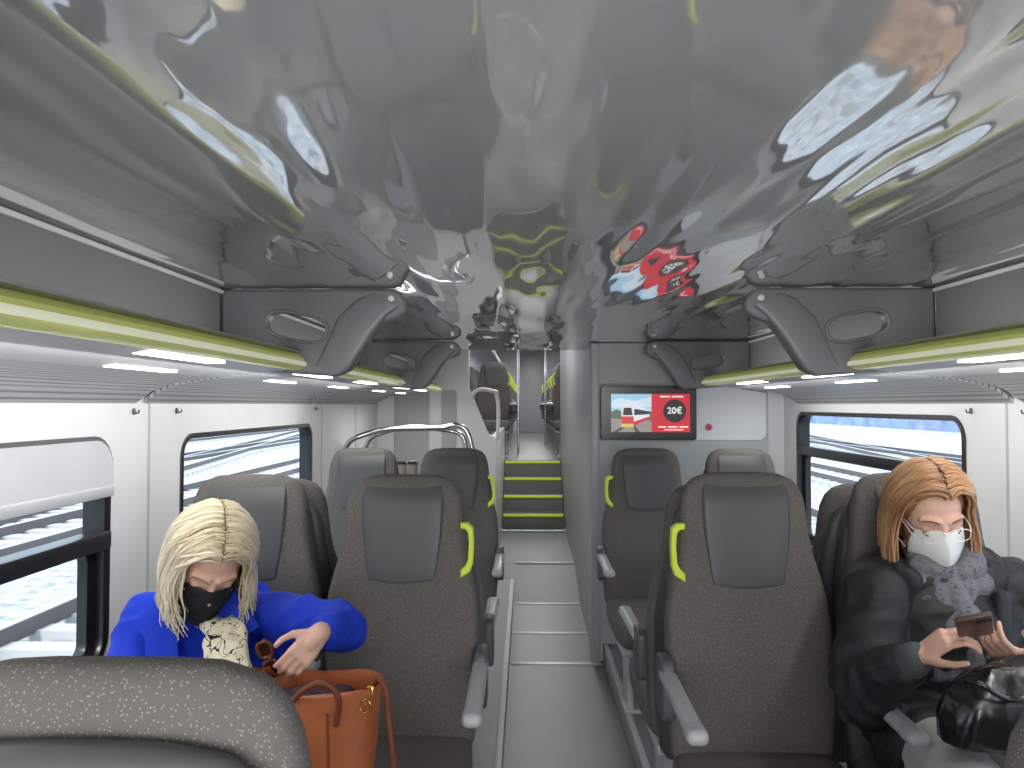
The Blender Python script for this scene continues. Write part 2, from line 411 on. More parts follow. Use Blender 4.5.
dsp('display_sky',[(.11,.15),(.53,.15),(.53,.85),(.11,.85)],0,(160,200,228))
dsp('display_cloud',[(.11,.70),(.20,.78),(.36,.72),(.53,.80),(.53,.62),(.11,.60)],.0006,(205,222,235))
dsp('display_hills',[(.11,.15),(.53,.15),(.53,.52),(.46,.58),(.40,.54),(.28,.50),(.16,.57),(.12,.52),(.11,.55)],.001,(92,112,88),.4)
dsp('display_ground',[(.11,.15),(.53,.15),(.53,.36),(.11,.40)],.0018,(158,150,142),.5)
dsp('display_track',[(.12,.15),(.18,.15),(.30,.30),(.28,.31)],.0026,(90,85,85),.3)
dsp('display_track_rail',[(.36,.15),(.41,.15),(.35,.28),(.33,.28)],.0026,(90,85,85),.3)
dsp('display_train_side',[(.34,.26),(.51,.40),(.51,.55),(.34,.66)],.0034,(228,228,232))
dsp('display_train_windows',[(.35,.46),(.51,.48),(.51,.53),(.35,.58)],.0042,(50,58,72),.2)
dsp('display_train_stripe',[(.34,.26),(.51,.40),(.51,.44),(.34,.34)],.0042,(200,40,45),.6)
dsp('display_train_front',[(.22,.24),(.34,.24),(.345,.52),(.335,.62),(.31,.68),(.25,.68),(.225,.62),(.215,.52)],.0042,(226,228,232),.6)
dsp('display_train_windscreen',[(.23,.46),(.332,.46),(.32,.60),(.24,.60)],.005,(30,38,52),.2)
dsp('display_train_red_nose',[(.22,.30),(.342,.30),(.345,.44),(.216,.44)],.005,(214,50,48),.6)
dsp('display_train_bumper',[(.225,.24),(.335,.24),(.335,.295),(.225,.295)],.005,(225,205,90),.5)
dsp('display_advert',[(.53,.15),(.93,.15),(.93,.85),(.53,.85)],0,(205,30,50))
cx,cyy=x0+(x1-x0)*.77,z0+(z1-z0)*.54
part(tv,'display_badge',plate([ellipse(cx,cyy,.066,.066,32)],'xz',Y-.002,.002,0,emat('scr_badge',(45,30,35),.3)))
def text(s,x,y,z,size,m):
    cu=bpy.data.curves.new('t','FONT'); cu.body=s; cu.size=size; cu.align_x='CENTER'; cu.align_y='CENTER'; cu.extrude=.0005; cu.offset=.0008
    me=eval_mesh(bpy.data.objects.new('t',cu),'text')
    me.transform(Matrix.Translation((x,y,z))@Matrix.Rotation(math.pi/2,4,'X')); return finish(me,m,False)
M_tw=emat('scr_white',(245,245,245))
part(tv,'display_price',text('20€',cx,Y-.004,cyy,.052,M_tw))
bars=[]
for (u0,u1,v0,v1) in ((.62,.72,.79,.812),(.74,.86,.79,.812),(.60,.68,.235,.257),(.70,.80,.235,.257),(.82,.91,.235,.257),(.66,.86,.185,.202)):
    bars.append(boxr((x0+(x1-x0)*u0,Y-.003,z0+(z1-z0)*v0),(x0+(x1-x0)*u1,Y-.001,z0+(z1-z0)*v1),None,0))
part(tv,'display_caption',merge(bars,M_tw))

# ---- left stair enclosure
struct('wall_stair',plate([[(WL,0),(-.24,0),(-.24,1.22),(-.30,1.24),(-.46,1.62),(-.46,2.80),(WL,2.80)]],'xz',6.22,.05,.002,M_white),'white stair enclosure wall')
struct('wall_balustrade',boxr((-.30,6.25,0),(-.25,9.0,1.22),M_white,.004),'low white wall beside the steps')
struct('door_2',plate([rrect(-1.06,.12,-.78,1.66,.03)],'xz',6.19,.02,.004,M_plast),'grey cabinet door')
struct('door_3',plate([rrect(-.68,1.1,-.56,1.60,.02)],'xz',6.19,.015,.003,M_plast),'small pale hatch')
def rail(pts,r,name,label,m=M_chrome):
    return thing(name,pts[0],label,'handrail',None,tube(pts,r,m))
rail([P(345,470,5.0),P(347,445,5.0),P(360,436,5.0),P(440,428,5.2),P(462,427,5.2),P(470,440,5.2),P(472,520,5.2)],.018,'handrail','polished steel tubular handrail near the stairs')
rail([P(365,470,5.35),P(367,443,5.35),P(378,434,5.35),P(450,431,5.5),P(462,436,5.5),P(466,450,5.5),P(467,520,5.5)],.018,'handrail','polished steel tubular handrail near the stairs')
M_wrail=mat('white_painted_tube',(232,232,226),.35)
rail([P(472,440,6.24),P(472,398,6.24),P(476,391,6.24),P(492,391,6.24),P(497,397,6.4),P(498,440,6.4)],.016,'handrail','white painted handrail at the stair head',M_wrail)
for x,y in ((-.10,10.0),(.30,12.0)):
    rail([V((x,y,ZU)),V((x,y,ZU+1)),V((x,y,2.79))],.016,'grab_pole','polished steel vertical grab pole')
cb=thing('side_cabinet',(-.70,4.62,.10),'slim pale grey side cabinet with a flat top','cabinet')
part(cb,'cabinet_body',boxr((-.86,4.50,.103),(-.54,4.74,1.015),M_plast,.01)); part(cb,'cabinet_top',boxr((-.87,4.49,1.016),(-.53,4.75,1.036),M_dplast,.006),label='dark flat top')
M_cup=mat('paper_cup',(188,176,160),.6); M_lid=mat('cup_lid',(40,38,38),.4)
for px in (402,413):
    q=P(px,478,4.6); bx=q.x
    t=thing('paper_cup',(bx,4.6,1.037),'pale paper cup with a dark lid on the cabinet','cup','paper cups')
    ring=lambda r,z:[V((bx+r*math.cos(a),4.6+r*math.sin(a),z)) for a in [2*math.pi*j/24 for j in range(24)]]
    part(t,'cup_body',loft([ring(.022,1.037),ring(.023,1.04),ring(.030,1.125)],M_cup)); part(t,'cup_lid',loft([ring(.032,1.126),ring(.032,1.134),ring(.027,1.137),ring(.026,1.145)],M_lid))

# ================================================================ SEATS
def fy(z): return (z-.45)*.10 if z>.45 else 0
def seat_meshes():
    prof=[(.40,.200,.060),(.43,.212,.085),(.50,.219,.10),(.60,.222,.10),(.70,.223,.095),(.78,.221,.09),(.84,.214,.088),(.89,.202,.088),(.94,.188,.088),(1.00,.178,.086),(1.06,.173,.084),(1.10,.167,.08),(1.135,.155,.07),(1.155,.136,.056),(1.168,.103,.036),(1.172,.06,.018)]
    rings=[]
    N=44
    for z,w,th in prof:
        r=[]
        for j in range(N):
            a=2*math.pi*j/N; c,s=math.cos(a),math.sin(a)
            x=w*math.copysign(abs(c)**.55,c); y=th/2*math.copysign(abs(s)**.75,s)
            yy=fy(z)+.05+y
            bol=.036 if z<.88 else (.036-.022*min(1,(z-.88)/.1))
            if z>1.1: bol*=.4
            if s<0: yy-=bol*(abs(x)/w)**4*(abs(s)**.4)
            yy-=.012*math.exp(-((z-.62)/.08)**2)*(1 if s<0 else 0)
            r.append(V((x,yy,z)))
        rings.append(r)
    back=loft(rings,M_fab)
    rings=[]
    for z,w,th in [(.33,.17,.05),(.36,.19,.07),(.50,.205,.075),(.75,.212,.07),(.88,.200,.066),(.98,.182,.062),(1.05,.168,.056),(1.085,.153,.05),(1.108,.125,.036),(1.118,.08,.02),(1.121,.03,.01)]:
        rings.append([V((w*math.copysign(abs(math.cos(a))**.6,math.cos(a)),fy(z)+.102+th/2*math.copysign(abs(math.sin(a))**.8,math.sin(a)),z)) for a in [2*math.pi*j/32 for j in range(32)]])
    shell=loft(rings,M_shell)
    vs=[];fs=[];n=20
    for i in range(n+1):
        for j in range(n+1):
            u=-1+2*i/n; v=-1+2*j/n
            su=u*math.sqrt(1-v*v/2*.35); sv=v*math.sqrt(1-u*u/2*.35)
            z=1.012+.158*sv; wid=.122+.012*v
            x=su*wid
            e=max(abs(u),abs(v)); 
            yfr=fy(z)+.05-.043-(.012*(abs(x)/.18)**4)
            if z>1.09: yfr+=1.7*(z-1.09)**1.5
            y=yfr-.010*(1-e**8)+(.014 if e>.999 else 0)
            vs.append((x,y,z))
    for i in range(n):
        for j in range(n):
            a=i*(n+1)+j; fs.append((a,a+1,a+n+2,a+n+1))
    pad=pydata('pad',vs,fs,M_pad)
    cush=[]
    for y,w,zt,zb in [(-.515,.16,.425,.38),(-.505,.19,.447,.355),(-.47,.208,.462,.345),(-.38,.215,.462,.34),(-.2,.216,.452,.34),(-.05,.214,.45,.345),(.03,.205,.45,.35),(.05,.19,.44,.36)]:
        r=[]
        for j in range(36):
            a=2*math.pi*j/36; c,s=math.cos(a),math.sin(a)
            x=w*math.copysign(abs(c)**.5,c); z=(zt+zb)/2+(zt-zb)/2*math.copysign(abs(s)**.6,s)
            if s>0: z+=.016*(abs(x)/w)**4
            r.append(V((x,y,z)))
        cush.append(r)
    cush=loft(cush,M_fab)
    frame=merge([rbox((0,-.20,.325),(.38,.50,.035),.012),rbox((0,.06,.40),(.36,.05,.16),.015)],M_plast)
    ped=[]
    for sx in (-.13,.13):
        ped.append(plate([[(-.28,0),(-.10,0),(-.08,.03),(-.12,.14),(-.04,.31),(-.36,.31),(-.26,.16),(-.26,.05)]],'yz',sx,.03,.006))
    ped.append(rbox((0,-.18,.012),(.32,.22,.024),.006))
    ped=merge(ped,M_plast)
    arm=merge([rbox((0,-.20,.655),(.044,.38,.030),.014,4,rot=(.03,0,0)),rbox((0,-.36,.650),(.048,.07,.034),.016,4)],M_plast)
    hinge=plate([rrect(-.05,.54,.06,.70,.03)],'yz',0,.034,.008,M_dplast)
    loop=[(0,1.040),(.022,1.039),(.036,1.026),(.039,.98),(.036,.922),(.028,.900),(.0,.882)]
    inner=[(0,1.024),(.014,1.022),(.021,1.012),(.024,.98),(.021,.934),(.014,.918),(.0,.905)]
    poly=loop+list(reversed(inner))
    handle=plate([poly],'xz',.056,.030,.005,M_lime)
    return dict(back=back,shell=shell,pad=pad,cush=cush,frame=frame,ped=ped,arm=arm,hinge=hinge,handle=handle)
SM=seat_meshes()
SEATLAB='charcoal fabric seat, grey headrest'
def seat(x,y,z,facing,aisle,arms,label,grp='train seats',sc=1):
    o=bpy.data.objects.new('train_seat',None); o.location=(x,y,z); o.rotation_euler=(0,0,facing); o.scale=(sc,)*3; COL.objects.link(o)
    o['label']=label; o['category']='seat'; o['group']=grp
    def pp(n,me,loc=(0,0,0),sc=(1,1,1),par=None,lab=None):
        k=bpy.data.objects.new(n,me); k.location=loc; k.scale=sc; k.parent=par or o; COL.objects.link(k)
        if lab:k['label']=lab
        return k
    b=pp('backrest',SM['back']); pp('headrest_pad',SM['pad'],par=b,lab='smooth grey leather headrest pad')
    pp('back_shell',SM['shell'],lab='grey plastic back shell')
    pp('seat_cushion',SM['cush']); pp('seat_frame',SM['frame'],lab='pale grey seat frame'); pp('pedestal',SM['ped'],lab='pale grey pedestal')
    fl=-1 if facing else 1
    for a in arms:
        r=pp('armrest',SM['arm'],(a*fl*.234,0,0),lab='pale grey armrest'); pp('armrest_hinge',SM['hinge'],(0,0,0),par=r,lab='dark hinge cover')
    if aisle: 
        s=aisle*fl; pp('grab_handle',SM['handle'],(s*.171,0,0),(s,1,1),lab='lime green grab handle')
    return o
LX=(-.36,-.82); RX=(.600,1.07)
seat(LX[0],2.18,.10,0,1,(1,-1),SEATLAB+', tan bag on its cushion')
seat(LX[1],2.18,.10,0,0,(-1,),SEATLAB+', occupied by person in blue')
seat(RX[0],2.05,.12,0,-1,(-1,1),SEATLAB+', empty, beside the aisle')
seat(RX[1],2.05,.12,0,0,(1,),SEATLAB+', occupied by person in black')
for x,a in ((LX[0],1),(LX[1],0),(RX[0],-1),(RX[1],0)):
    seat(x,(2.62 if x<0 else 2.5),.07,math.pi,0,(1,) if x in(LX[0],RX[1]) else (-1,),SEATLAB+', back to back with another')
for x,a,ar in ((LX[0],1,(1,-1)),(LX[1],0,(-1,)),(RX[0],-1,(-1,1)),(RX[1],0,(1,))):
    seat(x,3.78,.09,0,a,ar,SEATLAB+', empty, before the bulkhead' if x>0 else SEATLAB+', empty, near steel handrail')
for x,ar in ((-.365,(1,)),(.598,(-1,)),(-.85,(-1,)),(1.08,(1,))):
    seat(x,.80,.084,math.pi,0,ar,SEATLAB+', seen from behind')
for y in (9.5,10.4,11.3,12.2,13.1,14.0,15.0,16.0):
    for x,a in ((-.40,1),(-.86,0),(.54,-1),(1.00,0)):
        seat(x,y,ZU,0,a,(a,) if a else (),SEATLAB+' on the upper deck','upper deck seats')

# ================================================================ OUTSIDE
g=thing('ballast_ground',(0,20,-1.05),'pale sunlit gravel ballast of a railway yard','ground',mesh=boxr((-80,-40,-1.10),(80,150,-1.05),M_gravel,0)); g['kind']='stuff'
def track(x,ang,y0=-25,y1=110):
    t=thing('railway_track',(x,10,-1.05),'steel rails on pale concrete sleepers in ballast','railway track','yard tracks')
    t.rotation_euler=(0,0,ang)
    for dx in (-.72,.72):
        r=part(t,'rail',boxr((dx-.045,y0,.08),(dx+.045,y1,.26),M_rail,0),world=False)
        part(r,'rail_head',boxr((dx-.03,y0,.261),(dx+.03,y1,.275),M_railtop,0),world=False,label='shiny worn rail head')
    bm=bmesh.new()
    yy=y0
    while yy<y1:
        bmesh.ops.create_cube(bm,size=1,matrix=Matrix.Translation((0,yy,.05))@Matrix.Diagonal((2.5,.28,.10,1))); yy+=.65
    me=bpy.data.meshes.new('sl'); bm.to_mesh(me); bm.free(); finish(me,M_sleeper,False)
    s=part(t,'sleepers',me,world=False); s['kind']='stuff'
for x,a in ((-4.6,0),(-9.0,.0),(-10.5,.16),(-15.5,-.0),(-23,.0),(5.6,0),(10.6,0),(13,-.16),(19,.0)): track(x,a)
thing('concrete_fence',(-45,30,-1.04),'low pale concrete fence beyond the tracks','fence',mesh=boxr((-45.3,-30,-1.04),(-45,140,1.2),mat('bwall',(176,182,110),.9,var=.4,vscale=.6),0))
thing('concrete_fence',(40,30,-1.04),'low pale concrete fence beyond the tracks','fence',mesh=boxr((40,-30,-1.04),(40.3,140,1.2),mat('bwall2',(140,158,190),.9,var=.3,vscale=.5),0))

# ================================================================ PEOPLE
def head_spec(M):
    R=M.to_3x3()
    T=lambda p: M@V(p)
    s=[]
    def E(c,r,rot=None):
        s.append(('s',T(c),r,R if rot is None else R@rot))
    def Cc(a,b,ra,rb): s.append(('c',T(a),T(b),ra,rb))
    E((0,.012,.035),(.073,.090,.080)); E((0,-.018,-.04),(.058,.066,.072)); E((0,-.03,.01),(.063,.058,.06))
    E((0,-.062,-.092),(.026,.022,.018)); Cc((-.045,-.01,-.085),(-.015,-.06,-.098),.02,.016); Cc((.045,-.01,-.085),(.015,-.06,-.098),.02,.016)
    for q in (-1,1):
        E((q*.036,-.057,-.026),(.024,.022,.022)); E((q*.076,.01,-.012),(.008,.018,.030)); 
        Cc((q*.012,-.081,.028),(q*.045,-.066,.030),.010,.009)
        E((q*.031,-.070,.006),(.0165,.013,.0115))
        E((q*.012,-.094,-.032),(.009,.009,.008))
    Cc((0,-.086,.018),(0,-.104,-.026),.007,.011)
    Cc((-.018,-.083,-.055),(.018,-.083,-.055),.006,.006); Cc((-.015,-.082,-.064),(.015,-.082,-.064),.007,.007)
    Cc((0,.028,-.05),(0,.04,-.13),.05,.048)
    return s
def hand_spec(w,f,nrm,thumb,curl=(.3,.5,.4),sc=1.0,spread=.06):
    f=V(f).normalized(); nrm=V(nrm); nrm=(nrm-f*nrm.dot(f)).normalized(); s=f.cross(nrm).normalized()*thumb
    sp=[]
    w=V(w)
    for a in (-.026,-.009,.009,.026):
        sp.append(('c',w+(f*.012+s*a*.7)*sc,w+(f*.082+s*a*1.05)*sc,.0145*sc,.0125*sc))
    L=((.030,.040,.025,.021,.0085),(.0105,.045,.029,.022,.0088),(-.0095,.042,.027,.021,.0084),(-.028,.033,.021,.018,.0074))
    tips=[]
    for k,(o,l1,l2,l3,r) in enumerate(L):
        p=w+(f*.084+s*o)*sc; ang=0; d0=(f+s*(o*spread/.03)).normalized()
        for q,l in enumerate((l1,l2,l3)):
            ang+=curl[q]*(1+.08*k)
            d=d0*math.cos(ang)+nrm*math.sin(ang)
            e=p+d*l*sc; sp.append(('c',p,e,r*sc*(1-.06*q),r*sc*(.94-.08*q))); p=e
        tips.append(p)
    p=w+(f*.02+s*.024)*sc
    for q,(l,r,dd) in enumerate(((.040,.0135,f*.65+s*.75+nrm*.25),(.032,.0105,f*.8+s*.4+nrm*.5),(.026,.0095,f*.9+s*.1+nrm*.45))):
        e=p+dd.normalized()*l*sc; sp.append(('c',p,e,r*sc,r*sc*.9)); p=e
    return sp,tips
def hairmat(name,dark,mid,light,seed=0):
    m,nt,b=newmat(name)
    at=nt.nodes.new('ShaderNodeAttribute'); at.attribute_name='strand'
    r=nt.nodes.new('ShaderNodeValToRGB')
    r.color_ramp.elements[0].color=lin(dark); r.color_ramp.elements[0].position=.0
    r.color_ramp.elements[1].color=lin(light); r.color_ramp.elements[1].position=1
    e=r.color_ramp.elements.new(.35); e.color=lin(mid)
    nt.links.new(at.outputs['Fac'],r.inputs[0]); nt.links.new(r.outputs[0],b.inputs['Base Color'])
    b.inputs['Roughness'].default_value=.5
    return m
def hair_mesh(M,n,Lf,fwd,m,flare=.012,side_len=(1,1),seed=1,wav=.006,curlin=.02,r0=.0065,amax=168,grav=.5,a_start=40,part_x=0,lift=0,vol=0,fr=0,messy=2):
    rnd=random.Random(seed); vs=[];fs=[];att=[]
    R=3.14159/180
    for s in (-1,1):
        for k in range(n):
            a0=(a_start+(amax-a_start)*(k/(n-1)))+rnd.uniform(-5,5)
            lay=rnd.uniform(0,1)
            clump=noise.noise(V((k*.12,s*5,seed)))*.5
            rx,ry,rz=(.082+vol+.014*lay+.004*clump,.100+.014*lay+.003*clump,.088+.014*lay+lift)
            pts=[]
            target=fwd+rnd.uniform(-18,16)+clump*12
            p1=rnd.uniform(0,6)
            for q in range(9):
                ph=(2+ (98-2)*q/8)*R; u=q/8
                a=a0+(target-a0)*(u**1.1) if a0<target else a0+(min(a0,150)-a0)*u
                a+=math.sin(u*4+p1)*messy*(.3+u)
                A=a*R
                lp=V((s*(rx*math.sin(A)*math.sin(ph)+.001)+part_x*(1-u)+rnd.uniform(-.004,.004)*(1-u),.012-ry*math.cos(A),.035+rz*math.sin(A)*math.cos(ph)+(.004 if q in(1,2) else 0)))
                pts.append(M@lp)
            d=(pts[-1]-pts[-2]).normalized()
            out=(M.to_3x3()@V((s,0,0)));
            L=Lf*side_len[0 if s<0 else 1]*rnd.uniform(.66,1.08)
            st=9; p=pts[-1].copy(); ph0=rnd.uniform(0,2.6)+clump*7
            for q in range(st):
                u=(q+1)/st
                d=(d*.55+V((0,0,-1))*grav+out*(flare*8*(.45-u))*.5+V((0,-fr,0))).normalized()
                p=p+d*L/st
                ww=out*math.sin(ph0+u*5)*wav+ M.to_3x3()@V((0,math.sin(ph0*2+u*6)*wav,0))-out*curlin*u*u*lay
                pts.append(p+ww*u)
            b=len(vs); K=5; cv=min(1,max(0,rnd.gauss(.52,.15)+clump*.2))
            for q,pp in enumerate(pts):
                t=(pts[min(q+1,len(pts)-1)]-pts[max(q-1,0)]).normalized()
                e1=t.cross(V((.3,.9,.2))).normalized(); e2=t.cross(e1)
                rr=r0*(1.1 if q<10 else 1.1-.8*(q-9)/(len(pts)-10))*(.75+.45*lay)
                root=.2*max(0,1-q/2.5)
                for j in range(K):
                    an=2*math.pi*j/K; vs.append(pp+(e1*math.cos(an)+e2*math.sin(an))*rr); att.append(max(0,cv-root))
            for q in range(len(pts)-1):
                for j in range(K):
                    jj=(j+1)%K; fs.append((b+q*K+j,b+q*K+jj,b+(q+1)*K+jj,b+(q+1)*K+j))
    R3=M.to_3x3()
    cp=blob([('s',M@V((0,.026,.042)),(.082+vol,.091,.084+lift),R3),('s',M@V((0,.05,-.03)),(.07+vol,.06,.08),R3)],.006,m,2)
    b=len(vs)
    for v in cp.vertices: vs.append(v.co.copy()); att.append(.3)
    for p in cp.polygons: fs.append(tuple(b+i for i in p.vertices))
    me=bpy.data.meshes.new('hair'); me.from_pydata([tuple(v) for v in vs],[],fs); me.update()
    A=me.attributes.new('strand','FLOAT','POINT'); A.data.foreach_set('value',att)
    me.materials.append(m)
    for p in me.polygons: p.use_smooth=True
    return me
def mask_mesh(M,kind,m,k=1.0):
    vs=[];fs=[];n=18
    for layer in (0,1):
        for i in range(n+1):
            for j in range(n+1):
                u=-1+2*i/n; v=-1+2*j/n
                su=u*math.sqrt(1-v*v*.45); sv=v*math.sqrt(1-u*u*.25)
                x=.066*su*k; z=-.052+.060*sv*k
                if kind=='ffp': y=-.128+.072*abs(su)**1.4+.022*sv*sv+(.004*sv if sv>0 else 0)
                else: y=-.117+.066*abs(su)**1.8+.014*sv*sv+.0016*math.sin(sv*14)
                vs.append(M@V((x,y+layer*.003,z)))
    q=(n+1)*(n+1)
    for l in (0,1):
        for i in range(n):
            for j in range(n):
                a=l*q+i*(n+1)+j; fs.append((a,a+1,a+n+2,a+n+1))
    for i in range(n):
        for a,b in ((i*(n+1),(i+1)*(n+1)),(i*(n+1)+n,(i+1)*(n+1)+n),(i,i+1),(n*(n+1)+i,n*(n+1)+i+1)): fs.append((a,b,b+q,a+q))
    me=pydata('mask',vs,fs,m)
    loops=[]
    for s in (-1,1):
        loops.append(tube([M@V((s*.060,-.060,-.020)),M@V((s*.072,-.02,-.0)),M@V((s*.086,.02,.012)),M@V((s*.087,.028,-.02)),M@V((s*.075,-.01,-.055)),M@V((s*.055,-.055,-.080))],.0013))
    return merge([me]+loops,m)
def face_bits(t,M,browc):
    eye=mat('eye_dark_'+browc[0],(52,36,32),.4); bm_=mat('eyebrow_'+browc[0],browc[1],.8); wh=mat('eye_white_'+browc[0],(225,215,210),.3)
    for s in (-1,1):
        part(t,'eye',blob([('s',M@V((s*.031,-.0760,-.0045)),(.0105,.0085,.0045),M.to_3x3())],.002,wh,1),label='eye looking down')
        part(t,'eyelashes',tube([M@V((s*.0165,-.0815,-.003)),M@V((s*.026,-.0855,-.0060)),M@V((s*.037,-.0825,-.0055)),M@V((s*.046,-.074,-.001))],.0014,eye))
        part(t,'eyebrow',tube([M@V((s*.014,-.0915,.031)),M@V((s*.030,-.0865,.036)),M@V((s*.048,-.073,.031))],.0020,bm_))

M_skinL=mat('skin_fair',(222,176,155),.5,var=.05,vscale=30); M_skinR=mat('skin_pink',(220,174,154),.5,var=.05,vscale=30)
for mm in (M_skinL,M_skinR):
    b=mm.node_tree.nodes['Principled BSDF']; b.inputs['Subsurface Weight'].default_value=.1; b.inputs['Subsurface Radius'].default_value=(.01,.004,.002)
M_blond=hairmat('blond_hair',(150,128,96),(208,192,160),(244,236,216))
M_auburn=hairmat('auburn_hair',(96,60,40),(152,108,74),(206,164,120))
M_blue=mat('blue_wool',(14,54,192),.85,bump=.3,bscale=200,bdist=.002,var=.12,vscale=12)
M_bmask=mat('black_cloth',(22,22,24),.8)
M_wmask=mat('white_mask',(232,232,228),.7)
M_scarfL=patmat('cream_scarf',(226,216,188),(20,20,22),34,.56,.62)
M_scarfR=patmat('grey_scarf',(112,112,118),(72,72,80),60)
M_trous=mat('dark_trousers',(30,32,40),.8)
M_parka=mat('black_parka',(34,34,37),.6,bump=.35,bscale=30,bdist=.008)
M_jeans=mat('grey_jeans',(182,180,176),.85,bump=.2,bscale=150,bdist=.002)
M_boot=mat('black_boot',(22,20,20),.4)

# ----- person in blue
hc=V((-.758,1.84,1.108))
ML=Matrix.Translation(hc)@Euler((math.radians(42),math.radians(9),math.radians(34)),'XYZ').to_matrix().to_4x4()
pl=thing('person',(-.80,2.0,.55),'person in blue coat, cream scarf, black mask, leaning over bag','person')
chest=V((-.80,2.0,.88)); pel=V((-.81,2.03,.66))
shR=V((-.940,1.97,.945)); shL=V((-.655,1.95,.945))
elR=V((-.985,1.80,.76)); wrR=V((-.74,1.64,.75))
elL=V((-.452,1.885,.940)); wrL=P(320,632,1.735)
spec=head_spec(ML)
nb=V((-.795,1.965,.99))
spec+=[('c',ML@V((0,.035,-.10)),nb,.046,.050),('s',chest+V((0,.01,0)),(.14,.085,.15)),('s',pel,(.15,.11,.11)),('c',chest,pel,.10,.11),
 ('c',nb,shR,.035,.036),('c',nb,shL,.035,.036),('c',shR,elR,.038,.032),('c',elR,wrR,.030,.024),('c',shL,elL,.036,.030),('c',elL,wrL,.029,.024)]
fL=V((-.50,-.42,-.62))
hl,tips=hand_spec(wrL,fL,V((-.3,.8,-.2)),-1,curl=(.40,.65,.5),sc=.80,spread=.04)
spec+=[('c',wrL,wrL+fL.normalized()*.03,.024,.020)]+hl
h2,_=hand_spec(wrR,V((.8,-.35,.0)),V((0,0,-1)),1,curl=(.3,.4,.3),sc=.9)
spec+=h2
for q in (-1,1):
    hip=pel+V((q*.085,-.02,-.0)); kn=V((-.80+q*.09,1.56,.635)); an=V((-.80+q*.08,1.60,.19))
    spec+=[('c',hip,kn,.075,.055),('c',kn,an,.050,.034),('c',an,an+V((0,-.14,-.055)),.030,.026)]
part(pl,'body',blob(spec,.0036,M_skinL,2),label='fair skinned body with lowered head')
face_bits(pl,ML,('a',(160,130,95)))
part(pl,'face_mask',mask_mesh(ML,'cloth',M_bmask,1.02),label='black face mask')
part(pl,'hair',hair_mesh(ML,340,.150,64,M_blond,seed=3,flare=.10,r0=.0030,wav=.014,side_len=(1.05,.95),a_start=36,lift=.004,vol=.007,curlin=.0,messy=5),label='shoulder length blond bob')
cs=[('s',chest+V((0,-.005,-.02)),(.185,.130,.19)),('s',pel+V((0,0,.02)),(.20,.15,.15)),('c',nb+V((0,.01,-.025)),shR,.058,.066),('c',nb+V((0,.01,-.025)),shL,.058,.064),
 ('c',shR,elR,.068,.062),('c',elR,wrR+V((-.03,.02,0)),.058,.048),('c',shL,elL,.066,.058),('c',elL,wrL.lerp(elL,.34),.056,.042),
 ('c',pel+V((-.09,0,0)),V((-.90,1.64,.64)),.12,.10),('c',pel+V((.09,0,0)),V((-.71,1.64,.64)),.12,.10)]
coat=blob(cs,.0055,M_blue,3)
disp(coat,.008,7,3); folds(coat,.013,9,(.3,-.3,.8),4); folds(coat,.005,19,(.8,-.2,.5),9)
part(pl,'coat',coat,label='cobalt blue wool coat')
lap=[]
for q in (-1,1):
    pts=[V((-.795+q*.040,1.895,1.045)),V((-.790+q*.085,1.880,1.030)),V((-.785+q*.150,1.850,.950)),V((-.785+q*.115,1.833,.925)),V((-.78+q*.115,1.826,.890)),V((-.772+q*.045,1.813,.76)),V((-.775+q*.030,1.818,.80)),V((-.79+q*.045,1.850,.95))]
    nn=V((0,-1,.25)).normalized()
    vs=[p-V((0,.004,0)) for p in pts]+[p-nn*-.016 for p in pts]; N=len(pts)
    me=pydata('l',vs,[tuple(range(N)),tuple(reversed(range(N,2*N)))]+[(i,(i+1)%N,N+(i+1)%N,N+i) for i in range(N)])
    lap.append(me)
part(pl,'coat_lapels',merge(lap,M_blue))
ss=[]
for k in range(14):
    a=2*math.pi*k/14; ss.append(('s',nb+V((.068*math.cos(a)+.006,-.030+.060*math.sin(a),.015+.018*math.sin(a))),(.032,.030,.036)))
path=[nb+V((.02,-.090,-.025)),P(222,628,1.80),P(225,645,1.76),P(228,670,1.72),P(228,700,1.69)]
for a,b in zip(path,path[1:]):
    for o in (-.042,-.022,0,.022,.042): ss.append(('c',a+V((o*.8,abs(o)*.3,0)),b+V((o*.9,abs(o)*.3,0)),.014,.014))
sc=blob(ss,.005,M_scarfL,2); disp(sc,.004,18,5); folds(sc,.008,26,(.1,0,1),2)
part(pl,'scarf',sc,label='cream scarf with black pattern')
tr=blob([('c',pel+V((q*.085,0,0)),V((-.80+q*.09,1.56,.635)),.092,.068) for q in (-1,1)]+[('c',V((-.80+q*.09,1.56,.635)),V((-.80+q*.08,1.60,.22)),.063,.048) for q in (-1,1)],.008,M_trous,3)
part(pl,'trousers',tr)
for q in (-1,1):
    part(pl,'boot',blob([('c',V((-.80+q*.08,1.60,.28)),V((-.80+q*.08,1.61,.15)),.046,.042),('c',V((-.80+q*.08,1.61,.14)),V((-.80+q*.08,1.46,.135)),.036,.032)],.006,M_boot,2))
